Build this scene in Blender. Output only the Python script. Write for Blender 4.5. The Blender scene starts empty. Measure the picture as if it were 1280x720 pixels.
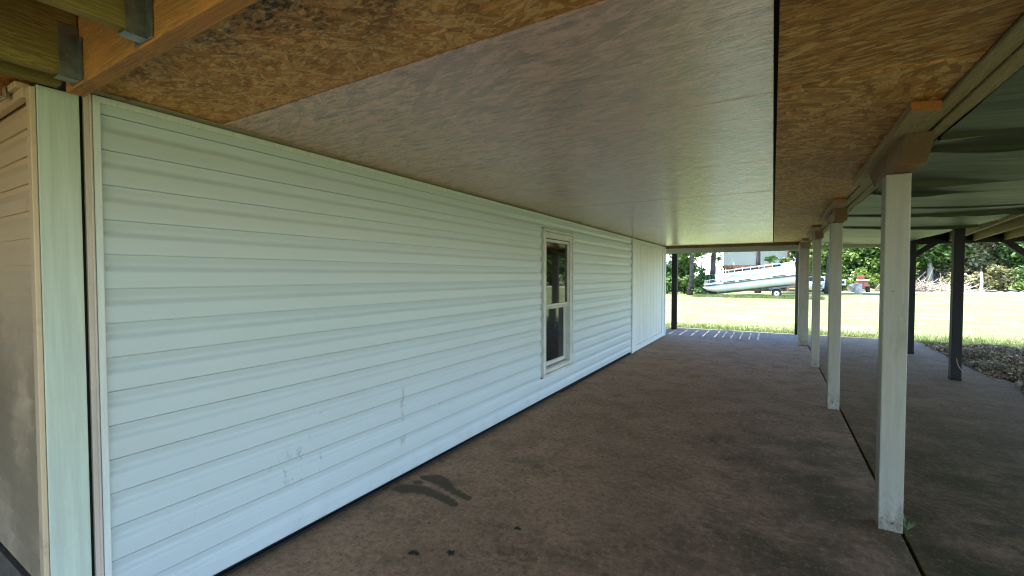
import bpy, math, random
from mathutils import Vector, Matrix
random.seed(7)
S = bpy.context.scene
COL = S.collection
R_ = math.radians

# ------------------------------------------------------------------ materials
class NT:
    """tiny helper round a node tree"""
    def __init__(s, name):
        s.m = bpy.data.materials.new(name); s.m.use_nodes = True
        s.t = s.m.node_tree; s.t.nodes.clear()
        s.out = s.n('ShaderNodeOutputMaterial')
        s.b = s.n('ShaderNodeBsdfPrincipled')
        s.l(s.b.outputs[0], s.out.inputs[0])
        s.pos = s.n('ShaderNodeNewGeometry').outputs['Position']
    def n(s, t, **k):
        o = s.t.nodes.new(t)
        for a, v in k.items(): setattr(o, a, v)
        return o
    def l(s, a, b): s.t.links.new(a, b)
    def put(s, sock, v):
        if hasattr(v, 'is_output') or isinstance(v, bpy.types.NodeSocket): s.l(v, sock)
        else:
            if isinstance(v, (tuple, list)) and len(v) == 3 and sock.type == 'RGBA': v = (*v, 1)
            sock.default_value = v
    def math(s, op, a, b=0.0, c=None, clamp=False):
        o = s.n('ShaderNodeMath', operation=op); o.use_clamp = clamp
        s.put(o.inputs[0], a); s.put(o.inputs[1], b)
        if c is not None: s.put(o.inputs[2], c)
        return o.outputs[0]
    def mapv(s, scale=(1, 1, 1), rot=(0, 0, 0), loc=(0, 0, 0), v=None):
        o = s.n('ShaderNodeMapping')
        s.l(v if v is not None else s.pos, o.inputs[0])
        o.inputs['Location'].default_value = loc; o.inputs['Rotation'].default_value = rot; o.inputs['Scale'].default_value = scale
        return o.outputs[0]
    def noise(s, scale, detail=4, rough=.55, v=None, dist=0.0, col=False):
        o = s.n('ShaderNodeTexNoise'); s.l(v if v is not None else s.pos, o.inputs['Vector'])
        o.inputs['Scale'].default_value = scale; o.inputs['Detail'].default_value = detail
        o.inputs['Roughness'].default_value = rough; o.inputs['Distortion'].default_value = dist
        return o.outputs['Color' if col else 'Fac']
    def voro(s, v, scale=1.0, dims='3D', feat='F1', out='Color'):
        o = s.n('ShaderNodeTexVoronoi', voronoi_dimensions=dims, feature=feat); s.l(v, o.inputs['Vector'])
        o.inputs['Scale'].default_value = scale
        return o.outputs[out]
    def sep(s, c, i=0):
        o = s.n('ShaderNodeSeparateColor'); s.l(c, o.inputs[0]); return o.outputs[i]
    def xyz(s, i):
        o = s.n('ShaderNodeSeparateXYZ'); s.l(s.pos, o.inputs[0]); return o.outputs[i]
    def step(s, v, a, b):          # smooth ramp a..b -> 0..1
        o = s.n('ShaderNodeMapRange'); o.interpolation_type = 'SMOOTHSTEP'
        s.put(o.inputs[0], v)
        if a <= b:
            o.inputs[1].default_value = a; o.inputs[2].default_value = b
        else:
            o.inputs[1].default_value = b; o.inputs[2].default_value = a
            o.inputs[3].default_value = 1; o.inputs[4].default_value = 0
        return o.outputs[0]
    def mix(s, f, a, b, mode='MIX'):
        o = s.n('ShaderNodeMix', data_type='RGBA', blend_type=mode)
        s.put(o.inputs[0], f); s.put(o.inputs[6], a); s.put(o.inputs[7], b)
        return o.outputs[2]
    def ramp(s, f, stops):
        o = s.n('ShaderNodeValToRGB'); s.l(f, o.inputs[0]); e = o.color_ramp.elements
        while len(e) < len(stops): e.new(.5)
        for el, (p, c) in zip(e, stops): el.position = p; el.color = (*c, 1)
        return o.outputs[0]
    def bump(s, h, dist=.01, strength=1.0, prev=None):
        o = s.n('ShaderNodeBump'); o.inputs['Distance'].default_value = dist; o.inputs['Strength'].default_value = strength
        s.put(o.inputs['Height'], h)
        if prev is not None: s.l(prev, o.inputs['Normal'])
        return o.outputs[0]
    def set(s, col=None, rough=None, metal=None, normal=None, spec=None, **k):
        i = s.b.inputs
        if col is not None: s.put(i['Base Color'], col)
        if rough is not None: s.put(i['Roughness'], rough)
        if metal is not None: s.put(i['Metallic'], metal)
        if normal is not None: s.put(i['Normal'], normal)
        if spec is not None: s.put(i['Specular IOR Level'], spec)
        return s.m

M = {}
def plain(name, col, rough=.6, var=.15, scale=8.0, metal=0.0, bump=.0, spec=.5):
    t = NT(name); f = t.noise(scale, 5)
    d = tuple(c * (1 - var * 1.6) for c in col); b = tuple(min(1, c * (1 + var)) for c in col)
    c = t.ramp(f, [(.3, d), (.7, b)])
    nm = t.bump(t.noise(scale * 9, 4), .004, bump) if bump else None
    M[name] = t.set(c, rough, metal, nm, spec); return M[name]

def specks(t, scale, size, dens, seed=0.0):
    """sparse small irregular marks, 0..1"""
    v = t.mapv(loc=(seed, seed * 1.7, seed * .6))
    d = t.voro(v, scale, out='Distance'); c = t.sep(t.voro(v, scale), 0)
    d2 = t.math('ADD', d, t.math('MULTIPLY', t.math('SUBTRACT', t.noise(scale * 3, 3), .5), size * 1.6))
    return t.math('MULTIPLY', t.step(d2, size, size * .55), t.math('LESS_THAN', c, dens))

def spot(t, c, r, power=1.0):
    """soft ball of radius r (x,y,z radii) around c"""
    v = t.mapv(scale=tuple(1 / x for x in r), loc=tuple(-a / x for a, x in zip(c, r)))
    o = t.n('ShaderNodeVectorMath', operation='LENGTH'); t.l(v, o.inputs[0])
    return t.step(o.outputs['Value'], 1.0, .2)

def wood(name, base, dark, axis, ring=26.0, rough=.7, stain=.5, green=None, orange=None):
    """sawn softwood, grain running along an axis"""
    t = NT(name)
    sc = [11.0, 11.0, 11.0]; sc[axis] = .55
    v = t.mapv(scale=tuple(sc))
    f = t.noise(2.2, 6, .6, v, dist=.8)
    w = t.math('FRACT', t.math('MULTIPLY', f, ring * .45))
    w = t.step(w, .0, .9)
    fine = t.noise(14, 3, .6, v)
    c = t.mix(t.math('MULTIPLY', w, .75), base, dark)
    c = t.mix(t.math('MULTIPLY', t.step(fine, .45, .75), .45), c, tuple(x * .55 for x in base))
    big = t.noise(2.3, 5, .6)
    if green: c = t.mix(t.math('MULTIPLY', t.step(big, .4, .62), .75), c, green)
    if orange: c = t.mix(t.math('MULTIPLY', t.step(t.noise(3.1, 4, .6, t.mapv(loc=(4, 2, 1))), .45, .65), .7), c, orange)
    c = t.mix(t.math('MULTIPLY', t.step(t.noise(5, 6, .7, t.mapv(loc=(9, 1, 3))), .58, .72), stain), c, (.02, .016, .012))
    M[name] = t.set(c, rough, 0, t.bump(t.math('ADD', t.math('MULTIPLY', w, .5), fine), .0025, .7), .3)
wood('wood_joist', (.42, .31, .10), (.17, .125, .035), 1, green=(.24, .22, .06), stain=.35)
wood('wood_beam_across', (.56, .29, .095), (.28, .125, .04), 0, stain=.35, orange=(.62, .27, .07))
wood('wood_beam_along', (.44, .32, .15), (.20, .14, .06), 1, green=(.28, .25, .10), stain=.4)
wood('wood_block', (.25, .155, .072), (.14, .08, .036), 2, orange=(.32, .145, .05), stain=.7)
wood('wood_plate', (.42, .29, .14), (.22, .15, .065), 1)
wood('wood_orange', (.42, .135, .04), (.24, .085, .028), 0, stain=.45)
wood('wood_shade_wall', (.07, .05, .035), (.04, .03, .02), 2)  # low bounce brown for the added wall that shades the gable
wood('wood_deck', (.16, .12, .075), (.09, .065, .04), 1)
wood('wood_deck_across', (.12, .095, .05), (.07, .055, .03), 0)
wood('wood_trim', (.36, .31, .22), (.24, .20, .135), 1, stain=.8)

def osb(name, cols, angs, paint=None, fuzz=.6, asp=1.0, mold=0.0, rough=.6, bumpd=.004, flake=1.0, dirt=.3):
    """strand board: three layers of long thin flakes laid at different angles"""
    t = NT(name)
    warp = t.n('ShaderNodeVectorMath', operation='MULTIPLY_ADD')
    t.l(t.noise(5, 3, .5, col=True), warp.inputs[0]); warp.inputs[1].default_value = (.05, .05, 0); t.l(t.pos, warp.inputs[2])
    cur = None; edge = None
    for k, a in enumerate(angs):
        rot = t.mapv(rot=(0, 0, a), loc=(k * 3.1, k * 1.7, 0), v=warp.outputs[0])
        v = t.mapv(scale=(7.5 * flake * asp, 40 * flake, 0.0), v=rot)
        r = t.sep(t.voro(v, 1.0, '2D'), k % 3)
        e = t.voro(v, 1.0, '2D', 'DISTANCE_TO_EDGE', 'Distance')
        r2 = t.math('ADD', r, t.math('MULTIPLY', t.math('SUBTRACT', t.noise(1.0, 4, .7, t.mapv(scale=(12, 150, 1), v=rot)), .5), .5))
        if cur is None: cur, edge = r2, e
        else:
            pick = t.math('GREATER_THAN', t.sep(t.voro(t.mapv(scale=(7.5 * flake * asp, 26 * flake, 0), v=rot, loc=(k * 5.3, 1, 0)), 1.0, '2D'), 1), .58)
            o = t.n('ShaderNodeMix'); t.l(pick, o.inputs[0]); t.l(cur, o.inputs[2]); t.l(r2, o.inputs[3]); cur = o.outputs[0]
            o = t.n('ShaderNodeMix'); t.l(pick, o.inputs[0]); t.l(edge, o.inputs[2]); t.l(e, o.inputs[3]); edge = o.outputs[0]
    n = len(cols)
    c = t.ramp(cur, [((i + .3) / n, cc) for i, cc in enumerate(cols)])
    e2 = t.step(edge, .0, .10)
    c = t.mix(t.math('MULTIPLY', t.math('SUBTRACT', 1.0, e2), .38), c, tuple(x * .35 for x in cols[0]))
    blotch = t.step(t.noise(1.3, 5, .6), .42, .68)
    c = t.mix(t.math('MULTIPLY', blotch, dirt), c, tuple(x * .45 for x in cols[0]))
    fz = t.noise(38, 6, .8, t.mapv(scale=(.45, 1, 1)))
    c = t.mix(t.math('MULTIPLY', t.step(fz, .50, .64), fuzz), c, tuple(x * .30 for x in cols[0]))
    c = t.mix(t.math('MULTIPLY', t.step(fz, .44, .34), .4), c, tuple(min(1, x * 1.25) for x in cols[-1]))
    if mold:
        f = t.noise(3.0, 8, .75, t.mapv(loc=(2.2, 5.1, 0)))
        near = spot(t, (-1.2, .70, 2.3), (1.7, .52, 1.0))
        mk = t.math('MULTIPLY', t.step(f, .41, .55), near)
        grain = t.step(t.noise(1.0, 4, .7, t.mapv(scale=(26, 70, 1), rot=(0, 0, .35))), .4, .62)
        c = t.mix(t.math('MULTIPLY', t.math('MULTIPLY', mk, grain), mold), c, (.014, .015, .008))
    rg = rough
    if paint:
        fz2 = t.noise(30, 6, .8, t.mapv(scale=(.35, 1, 1), loc=(3, 3, 0)))
        worn = t.step(t.math('ADD', cur, t.math('MULTIPLY', t.math('SUBTRACT', t.noise(2.1, 5, .65), .5), 1.2)), .98, 1.2)
        p = t.mix(t.noise(2.6, 4), tuple(x * .84 for x in paint), tuple(x * 1.08 for x in paint))
        p = t.mix(t.math('MULTIPLY', t.math('SUBTRACT', 1.0, e2), .10), p, (.10, .055, .04))
        p = t.mix(t.math('MULTIPLY', t.step(cur, .60, .12), .55), p, tuple(x * .45 for x in paint))
        p = t.mix(t.math('MULTIPLY', t.step(t.noise(1.0, 7, .8, t.mapv(scale=(9, 34, 1), rot=(0, 0, -.15))), .52, .66), .55), p, (.16, .085, .06))
        p = t.mix(t.math('MULTIPLY', t.step(t.noise(1.7, 6, .65), .50, .70), .25), p, (.20, .13, .09))
        p = t.mix(t.math('MULTIPLY', t.step(fz2, .50, .64), .65), p, (.20, .115, .085))
        p = t.mix(t.math('MULTIPLY', t.step(fz2, .44, .34), .4), p, (.95, .72, .62))
        lines = t.step(t.noise(1.0, 6, .72, t.mapv(scale=(3.2, 19, 1), rot=(0, 0, .12))), .57, .68)
        p = t.mix(t.math('MULTIPLY', lines, .55), p, (.12, .055, .04))
        c = t.mix(t.math('MULTIPLY', worn, .45), p, c)
    h = t.math('ADD', t.math('MULTIPLY', cur, .55), t.math('MULTIPLY', e2, .35))
    h = t.math('ADD', h, t.math('MULTIPLY', t.noise(90, 3), .25))
    if paint:
        h = t.math('ADD', t.math('MULTIPLY', h, .45), t.math('MULTIPLY', t.noise(1.0, 7, .75, t.mapv(scale=(7, 42, 1), rot=(0, 0, .08))), 2.2))
    nb = t.bump(h, bumpd, .9)
    if paint: t.b.inputs['Coat Weight'].default_value = 1.0; t.b.inputs['Coat Roughness'].default_value = .17; t.l(t.bump(h, bumpd * .55, .9), t.b.inputs['Coat Normal'])
    M[name] = t.set(c, rg, 0, nb, .85 if paint else .35)
raw = [(.48, .205, .040), (.65, .30, .062), (.72, .355, .085), (.80, .48, .18)]
raw_d = [(.34, .13, .020), (.48, .20, .035), (.58, .26, .052), (.70, .39, .125)]
osb('osb_raw_mouldy', raw, (.15, .75, 2.5), mold=.95, flake=1.6, dirt=.2, fuzz=.42, asp=1.35)
osb('osb_raw_long', raw_d, (.12, -.10, .35), flake=1.6, dirt=.5)
osb('osb_raw_chips', raw_d, (1.2, 1.75, 2.7), flake=.95, dirt=.2, fuzz=.3, asp=2.1)
osb('osb_painted', raw, (.10, -.12, .5), paint=(.82, .47, .40), rough=.24, bumpd=.0062, flake=.95, dirt=.15)

# white vinyl siding: clean plastic with flecks, a few scuffs and splash dirt low down
def vinyl(name, col, dirt=True):
    t = NT(name)
    c = t.mix(t.noise(1.1, 4), tuple(x * .93 for x in col), col)
    c = t.mix(t.math('MULTIPLY', specks(t, 9.0, .080, .15), .85), c, (.05, .05, .04))
    c = t.mix(t.math('MULTIPLY', specks(t, 21.0, .05, .07, 3.0), .7), c, (.10, .09, .07))
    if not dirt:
        low_blotch = t.math('MULTIPLY', t.math('MULTIPLY', t.step(t.noise(1.9, 6, .6, t.mapv(scale=(1, 1, .6))), .30, .55), t.step(t.xyz(2), 1.8, .9)), t.step(t.xyz(0), -2.465, -2.56))  # blotchy brown, stronger towards the bottom, leaves out the corner trim
        c = t.mix(t.math('MULTIPLY', low_blotch, .62), c, (.10, .085, .05))
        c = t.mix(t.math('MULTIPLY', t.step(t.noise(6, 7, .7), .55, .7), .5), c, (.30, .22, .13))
    if dirt:
        ng = t.noise(26, 6, .7, t.mapv(scale=(1, 1, .45)))
        for (y, z, ry, rz, th, a) in ((1.62, .42, .30, .17, .55, .55), (2.46, .56, .035, .22, .48, .5), (2.46, .30, .05, .07, .46, .45), (2.92, .45, .30, .12, .60, .95), (.98, .38, .12, .14, .58, .4),
                                      (1.72, .62, .25, .18, .6, .35), (6.9, .55, .35, .15, .58, .6)):
            s_ = t.math('MULTIPLY', spot(t, (-2.4, y, z), (.4, ry, rz)), t.step(ng, th, th + .08))
            c = t.mix(t.math('MULTIPLY', s_, a * .8), c, (.16, .15, .12))
        low = t.math('MULTIPLY', t.step(t.xyz(2), .32, .02), t.step(t.noise(7, 6, .7, t.mapv(scale=(1, 1, .5))), .45, .75))
        c = t.mix(t.math('MULTIPLY', low, .22), c, (.30, .25, .18))
        c = t.mix(t.math('MULTIPLY', t.step(t.noise(1.6, 5, .6, t.mapv(scale=(1, .5, 2))), .52, .75), .13), c, (.42, .42, .33))
    wob = t.math('ADD', t.noise(3.2, 2, .5), t.math('MULTIPLY', t.noise(140, 2), .03))
    M[name] = t.set(c, .42, 0, t.bump(wob, .006, .35), .4)
vinyl('vinyl_white', (.53, .605, .66))
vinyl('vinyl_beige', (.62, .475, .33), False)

def paint(name, col, chip=(.13, .10, .07), amt=.5, grain=2, rough=.55):
    t = NT(name)
    sc = [16.0, 16.0, 16.0]; sc[grain] = .9
    g = t.noise(2.0, 6, .65, t.mapv(scale=tuple(sc)))
    c = t.mix(t.step(g, .3, .75), tuple(x * .82 for x in col), col)
    c = t.mix(t.math('MULTIPLY', t.step(t.noise(3.2, 6, .7), .5, .72), .35 * amt), c, tuple(x * .6 for x in col))
    c = t.mix(t.math('MULTIPLY', specks(t, 13.0, .10, .22), amt * 1.6, clamp=True), c, chip)
    c = t.mix(t.math('MULTIPLY', t.step(t.noise(11, 7, .75), .66, .70), amt), c, chip)
    if name == 'paint_white':      # splashed and chipped feet
        foot = t.math('MULTIPLY', t.step(t.xyz(2), .34, .0), t.step(t.noise(14, 8, .8, t.mapv(scale=(1, 1, .6))), .44, .60))
        c = t.mix(t.math('MULTIPLY', foot, .75), c, (.13, .105, .07))
        chip_ = t.math('MULTIPLY', t.step(t.xyz(2), .16, .03), t.step(t.noise(30, 5, .7), .60, .64))
        c = t.mix(chip_, c, (.035, .028, .02))
        c = t.mix(t.math('MULTIPLY', t.step(t.noise(2.0, 7, .75, t.mapv(scale=(5, 5, 1.2))), .54, .68), .35), c, (.17, .15, .10))
    M[name] = t.set(c, rough, 0, t.bump(g, .003, .6), .35)
paint('paint_white', (.36, .345, .295), amt=.8)
paint('paint_white_trim', (.70, .75, .76), amt=.12)
paint('paint_corner', (.58, .66, .60), (.12, .12, .09), amt=.6)
paint('paint_flaking', (.58, .50, .44), (.03, .025, .02), amt=1.0)
paint('paint_header', (.46, .47, .36), (.16, .12, .08), amt=.5, grain=0)
paint('paint_dark', (.007, .006, .0055), (.03, .022, .018), amt=.25, rough=.7)
paint('paint_panel', (.68, .72, .71), amt=.15)

# concrete slab: brown dust, moss green and black patches, pale flecks
def concrete(name, base=(.40, .245, .150), green=.95, stain=False, spec=.10):
    t = NT(name)
    n1 = t.noise(1.2, 9, .72); n2 = t.noise(3.4, 9, .74, t.mapv(loc=(3, 7, 0))); n3 = t.noise(34, 5, .7); n4 = t.noise(9, 6, .7, t.mapv(loc=(1, 2, 0)))
    c = t.mix(t.step(n1, .32, .68), tuple(x * .86 for x in base), tuple(x * 1.1 for x in base))
    # reddish near the wall, cooler grey towards the open end
    c = t.mix(t.math('MULTIPLY', t.step(t.xyz(1), 7.5, 13.5), .65), c, (.25, .215, .19))
    c = t.mix(t.math('MULTIPLY', t.step(n2, .44, .66), .5), c, (.115, .080, .048))
    mossband = t.math('MULTIPLY', t.step(t.xyz(0), -1.9, .9), t.step(t.xyz(1), 9.0, 3.2))
    c = t.mix(t.math('MULTIPLY', t.math('MULTIPLY', t.step(t.noise(1.5, 9, .70, t.mapv(loc=(6, 1, 0))), .34, .62), mossband), green), c, (.066, .058, .022))
    c = t.mix(t.math('MULTIPLY', t.math('MULTIPLY', t.step(n4, .52, .72), mossband), .5 * green), c, (.035, .037, .020))
    c = t.mix(t.math('MULTIPLY', t.step(n4, .60, .74), .3), c, (.07, .055, .04))
    c = t.mix(t.math('MULTIPLY', t.step(n3, .50, .70), .5), c, tuple(x * .5 for x in base))
    c = t.mix(t.math('MULTIPLY', t.step(t.noise(75, 3, .7), .56, .68), .35), c, tuple(min(1, x * 1.5) for x in base))
    grit = t.noise(24, 6, .8, t.mapv(loc=(2, 8, 0)))
    c = t.mix(t.math('MULTIPLY', t.step(grit, .50, .62), .55), c, tuple(x * .30 for x in base))
    c = t.mix(t.math('MULTIPLY', t.step(grit, .46, .36), .35), c, tuple(min(1, x * 1.7) for x in base))
    for sc_, sz, dn, op, cc in ((30.0, .16, .10, .75, (.03, .026, .018)), (44.0, .16, .09, .7, (.5, .45, .38)), (12.0, .06, .16, .8, (.026, .024, .016)), (7.0, .035, .16, .85, (.52, .48, .40)), (5.0, .055, .10, .8, (.022, .022, .014))):
        c = t.mix(t.math('MULTIPLY', specks(t, sc_, sz, dn, sc_ * .37), op), c, cc)
    if stain:
        acc = None
        for (x, y, rx) in STAIN:
            o = spot(t, (x, y, 0), (rx * 1.45, rx * 1.15, 1))
            acc = o if acc is None else t.math('MAXIMUM', acc, o)
        acc = t.math('ADD', acc, t.math('MULTIPLY', t.math('SUBTRACT', t.noise(22, 7, .8), .5), 1.9))
        ink = t.step(acc, .34, .80)
        c = t.mix(t.math('MULTIPLY', t.step(acc, .02, .5), .35), c, (.12, .085, .055))
        c = t.mix(t.math('MULTIPLY', ink, .85), c, t.mix(t.noise(8, 5), (.068, .055, .030), (.11, .086, .056)))
        for (x, y, rx, op) in ((-1.72, 3.2, .22, .5), (-1.45, 3.15, .2, .5), (-1.25, 2.0, .42, .55), (-.75, 2.3, .5, .4), (-1.45, 2.35, .3, .35), (-.1, 3.0, .7, .4), (-.3, 4.4, .6, .35)):
            o = t.math('MULTIPLY', spot(t, (x, y, 0), (rx, rx, 1)), t.step(t.noise(6, 9, .8, t.mapv(loc=(x, y, 0))), .46, .60))
            c = t.mix(t.math('MULTIPLY', o, op), c, (.045, .040, .022))
    # muddy foot of the slab right against the wall
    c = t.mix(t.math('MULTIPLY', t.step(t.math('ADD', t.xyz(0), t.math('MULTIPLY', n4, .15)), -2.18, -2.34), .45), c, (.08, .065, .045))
    rg = t.math('ADD', .62, t.math('MULTIPLY', n2, .3))
    M[name] = t.set(c, rg, 0, t.bump(t.math('ADD', t.math('MULTIPLY', n3, .5), grit), .008, .8), spec)
STAIN = []
for pl in ([(-2.30, 2.34, .085), (-2.22, 2.385, .09), (-2.12, 2.40, .08), (-2.0, 2.388, .062), (-1.90, 2.37, .055), (-1.81, 2.34, .045)], [(-2.27, 2.56, .06), (-2.19, 2.585, .10), (-2.11, 2.56, .085), (-2.0, 2.51, .058), (-1.88, 2.48, .048), (-1.76, 2.46, .042)]):
    for p_, q_ in zip(pl[:-1], pl[1:]):
        for u_ in (0, .5): STAIN.append(tuple(a_ + (b_ - a_) * u_ for a_, b_ in zip(p_, q_)))
STAIN.append((-2.27, 2.47, .05))
concrete('concrete', stain=True)
concrete('concrete_right', (.28, .175, .095), 1.0, spec=.03)
concrete('concrete_step', (.205, .175, .155), .2)
# tarp under the right bay
t = NT('tarp_sheet')
n = t.noise(1.0, 6, .65, t.mapv(scale=(.8, 5.5, 1), rot=(0, 0, .06)))
c = t.mix(t.step(n, .35, .7), (.058, .074, .034), (.115, .128, .070))
c = t.mix(t.math('MULTIPLY', t.step(t.noise(1.2, 5, .6), .5, .7), .5), c, (.06, .075, .05))
M['tarp_sheet'] = t.set(c, .5, 0, t.bump(n, .012, .6, t.bump(t.noise(1, 5, .7, t.mapv(scale=(3, 30, 1))), .004, .6)), .3)

# grass sheet
t = NT('lawn_grass')
n = t.noise(.35, 6, .65); n2 = t.noise(6, 6, .75); n3 = t.noise(1.6, 5, .65, t.mapv(scale=(.4, 1, 1)))
c = t.mix(t.step(n2, .3, .7), (.105, .14, .042), (.17, .205, .075))
c = t.mix(t.math('MULTIPLY', t.step(n3, .45, .7), .6), c, (.28, .265, .15))
c = t.mix(t.math('MULTIPLY', t.step(n, .5, .65), .4), c, (.31, .29, .18))
M['lawn_grass'] = t.set(c, .8, 0, t.bump(n2, .05, .8), .2)
def islands(name, stops, trans=.35, rough=.6):
    t = NT(name); g = t.n('ShaderNodeNewGeometry')
    c = t.ramp(g.outputs['Random Per Island'], stops)
    c = t.mix(t.step(t.noise(.9, 3), .35, .65), c, t.mix(.5, c, (.02, .05, .012)))
    t.set(c, rough, 0, None, .35 if trans else .05)
    if trans:
        tr = t.n('ShaderNodeBsdfTranslucent'); mx = t.n('ShaderNodeMixShader'); mx.inputs[0].default_value = trans
        t.l(t.mix(.6, c, (.14, .19, .03)), tr.inputs[0]); t.l(t.b.outputs[0], mx.inputs[1]); t.l(tr.outputs[0], mx.inputs[2]); t.l(mx.outputs[0], t.out.inputs[0])
    M[name] = t.m
islands('grass_blades', [(0, (.08, .12, .035)), (.6, (.15, .20, .065)), (1, (.27, .25, .13))])
islands('leaf_dark', [(0, (0.03, 0.083, 0.03)), (0.5, (0.085, 0.188, 0.056)), (1, (0.206, 0.338, 0.094))])
islands('leaf_mid', [(0, (0.048, 0.119, 0.03)), (0.5, (0.144, 0.254, 0.059)), (1, (0.304, 0.405, 0.119))])
islands('leaf_bright', [(0, (0.072, 0.156, 0.022)), (0.5, (0.168, 0.288, 0.042)), (1, (0.3, 0.372, 0.084))])
islands('leaf_dry', [(0, (0.115, 0.122, 0.058)), (0.5, (0.302, 0.274, 0.144)), (1, (0.518, 0.432, 0.274))])
islands('litter', [(0, (.08, .048, .028)), (.4, (.33, .205, .115)), (.75, (.58, .43, .26)), (1, (.80, .66, .44))], 0, .95)
plain('litter_soil', (.06, .045, .032), .9, .4, 5, bump=.8)
plain('bark', (.06, .048, .042), .9, .4, 3, bump=.8)
plain('bark_pale', (.46, .42, .37), .85, .3, 3, bump=.5)
plain('dead_wood', (.34, .29, .24), .85, .35, 2)
plain('sand_track', (.45, .39, .31), .9, .2, 1.2)
plain('glass_dark', (.006, .008, .008), .03, .1, 1)
plain('frame_white', (.52, .54, .52), .45, .10, 6)
plain('frame_grey', (.42, .40, .38), .5, .15, 6)
plain('black_gap', (.006, .005, .005), .9, .1, 3)
plain('steel_galv', (.30, .33, .32), .42, .25, 20, .85)
plain('steel_bright', (.75, .74, .72), .18, .1, 5, 1.0)
plain('boat_alu', (.56, .58, .53), .38, .12, 1.5, .2)
plain('boat_white', (.62, .64, .64), .3, .05, 2)
plain('boat_teal', (.16, .42, .44), .4, .05, 2)
plain('boat_dark', (.03, .03, .035), .5, .1, 3)
plain('canvas_blue', (.035, .045, .09), .7, .2, 3)
plain('trailer_grey', (.085, .09, .10), .5, .15, 4, .3)
plain('tyre_black', (.02, .02, .02), .8, .2, 10)
plain('metal_siding', (.42, .42, .41), .5, .06, 1)
plain('rust_brown', (.20, .085, .055), .8, .2, 2)
plain('roof_white', (.72, .72, .72), .5, .05, 1)
plain('roof_grey', (.30, .29, .28), .7, .1, 1)
plain('red_paint', (.24, .05, .036), .4, .1, 3)
plain('car_paint', (.50, .55, .62), .25, .05, 1)
plain('shed_slate', (.11, .125, .15), .7, .1, 2)
plain('sign_white', (.8, .8, .8), .5, .03, 3)
plain('twine', (.42, .34, .22), .9, .1, 10)
plain('weed_green', (.12, .17, .07), .6, .2, 10)
plain('leaf_black', (.022, .02, .014), .8, .3, 30)

# ------------------------------------------------------------------ geometry helpers
LOC = {}
class MB:
    def __init__(s): s.v = []; s.f = []
    def add(s, vs, fs):
        o = len(s.v); s.v += [tuple(p) for p in vs]; s.f += [tuple(i + o for i in f) for f in fs]; return s
    def box(s, x0, x1, y0, y1, z0, z1, T=None):
        vs = [(x, y, z) for z in (z0, z1) for y in (y0, y1) for x in (x0, x1)]
        if T: vs = [T(p) for p in vs]
        return s.add(vs, [(0, 2, 3, 1), (4, 5, 7, 6), (0, 1, 5, 4), (2, 6, 7, 3), (0, 4, 6, 2), (1, 3, 7, 5)])
    def hexa(s, b, t):            # 4 bottom points, 4 top points
        return s.add(list(b) + list(t), [(3, 2, 1, 0), (4, 5, 6, 7), (0, 1, 5, 4), (1, 2, 6, 5), (2, 3, 7, 6), (3, 0, 4, 7)])
    def prism(s, pts, d):         # polygon + offset vector
        n = len(pts); d = Vector(d); q = [tuple(Vector(p) + d) for p in pts]
        return s.add(list(pts) + q, [tuple(range(n - 1, -1, -1)), tuple(range(n, 2 * n))] + [(i, (i + 1) % n, n + (i + 1) % n, n + i) for i in range(n)])
    def tube(s, pts, rad, n=8, cap=True, T=None):
        pts = [Vector(p) for p in pts]
        if not isinstance(rad, (list, tuple)): rad = [rad] * len(pts)
        vs = []; prev = None
        for i, p in enumerate(pts):
            d = (pts[min(i + 1, len(pts) - 1)] - pts[max(i - 1, 0)]).normalized()
            a = Vector((0, 0, 1)) if abs(d.z) < .9 else Vector((1, 0, 0))
            if prev is None: u = d.cross(a).normalized()
            else: u = (prev - d * prev.dot(d)).normalized()
            prev = u; w = d.cross(u)
            for k in range(n):
                an = 2 * math.pi * k / n
                vs.append(p + (u * math.cos(an) + w * math.sin(an)) * rad[i])
        if T: vs = [T(p) for p in vs]
        fs = []
        for i in range(len(pts) - 1):
            for k in range(n):
                a, b = i * n + k, i * n + (k + 1) % n
                fs.append((a, b, b + n, a + n))
        if cap: fs += [tuple(range(n - 1, -1, -1)), tuple(range((len(pts) - 1) * n, len(pts) * n))]
        return s.add(vs, fs)
    def disc(s, c, r, w, axis='y', n=20, T=None):   # short cylinder
        c = Vector(c); d = {'x': Vector((w / 2, 0, 0)), 'y': Vector((0, w / 2, 0)), 'z': Vector((0, 0, w / 2))}[axis]
        return s.tube([c - d, c + d], r, n, True, T)
    def quad(s, a, b, c, d): return s.add([a, b, c, d], [(0, 1, 2, 3)])
    def build(s, name, mat, parent=None, bevel=0.0, smooth=False, label=None):
        me = bpy.data.meshes.new(name)
        off = Vector(LOC.get(parent.name, (0, 0, 0))) if parent else Vector()
        me.from_pydata([tuple(Vector(p) - off) for p in s.v], [], s.f); me.update()
        me.materials.append(M[mat] if isinstance(mat, str) else mat)
        o = bpy.data.objects.new(name, me); COL.objects.link(o)
        if parent: o.parent = parent; LOC[o.name] = tuple(off)
        if smooth:
            for p in me.polygons: p.use_smooth = True
        if bevel:
            b = o.modifiers.new('bevel', 'BEVEL'); b.width = bevel; b.segments = 2; b.limit_method = 'ANGLE'
        if label: o['label'] = label
        return o
def thing(name, label, cat, loc, group=None):
    o = bpy.data.objects.new(name, None); o.empty_display_size = .2; o.location = loc; COL.objects.link(o)
    LOC[o.name] = tuple(loc); o['label'] = label; o['category'] = cat
    if group: o['group'] = group
    return o
def tag(o, label, cat, group=None, kind=None):
    o['label'] = label; o['category'] = cat
    if group: o['group'] = group
    if kind: o['kind'] = kind
    return o
def struct(o): o['kind'] = 'structure'; return o
def stuff(o, label, cat): return tag(o, label, cat, None, 'stuff')
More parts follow.
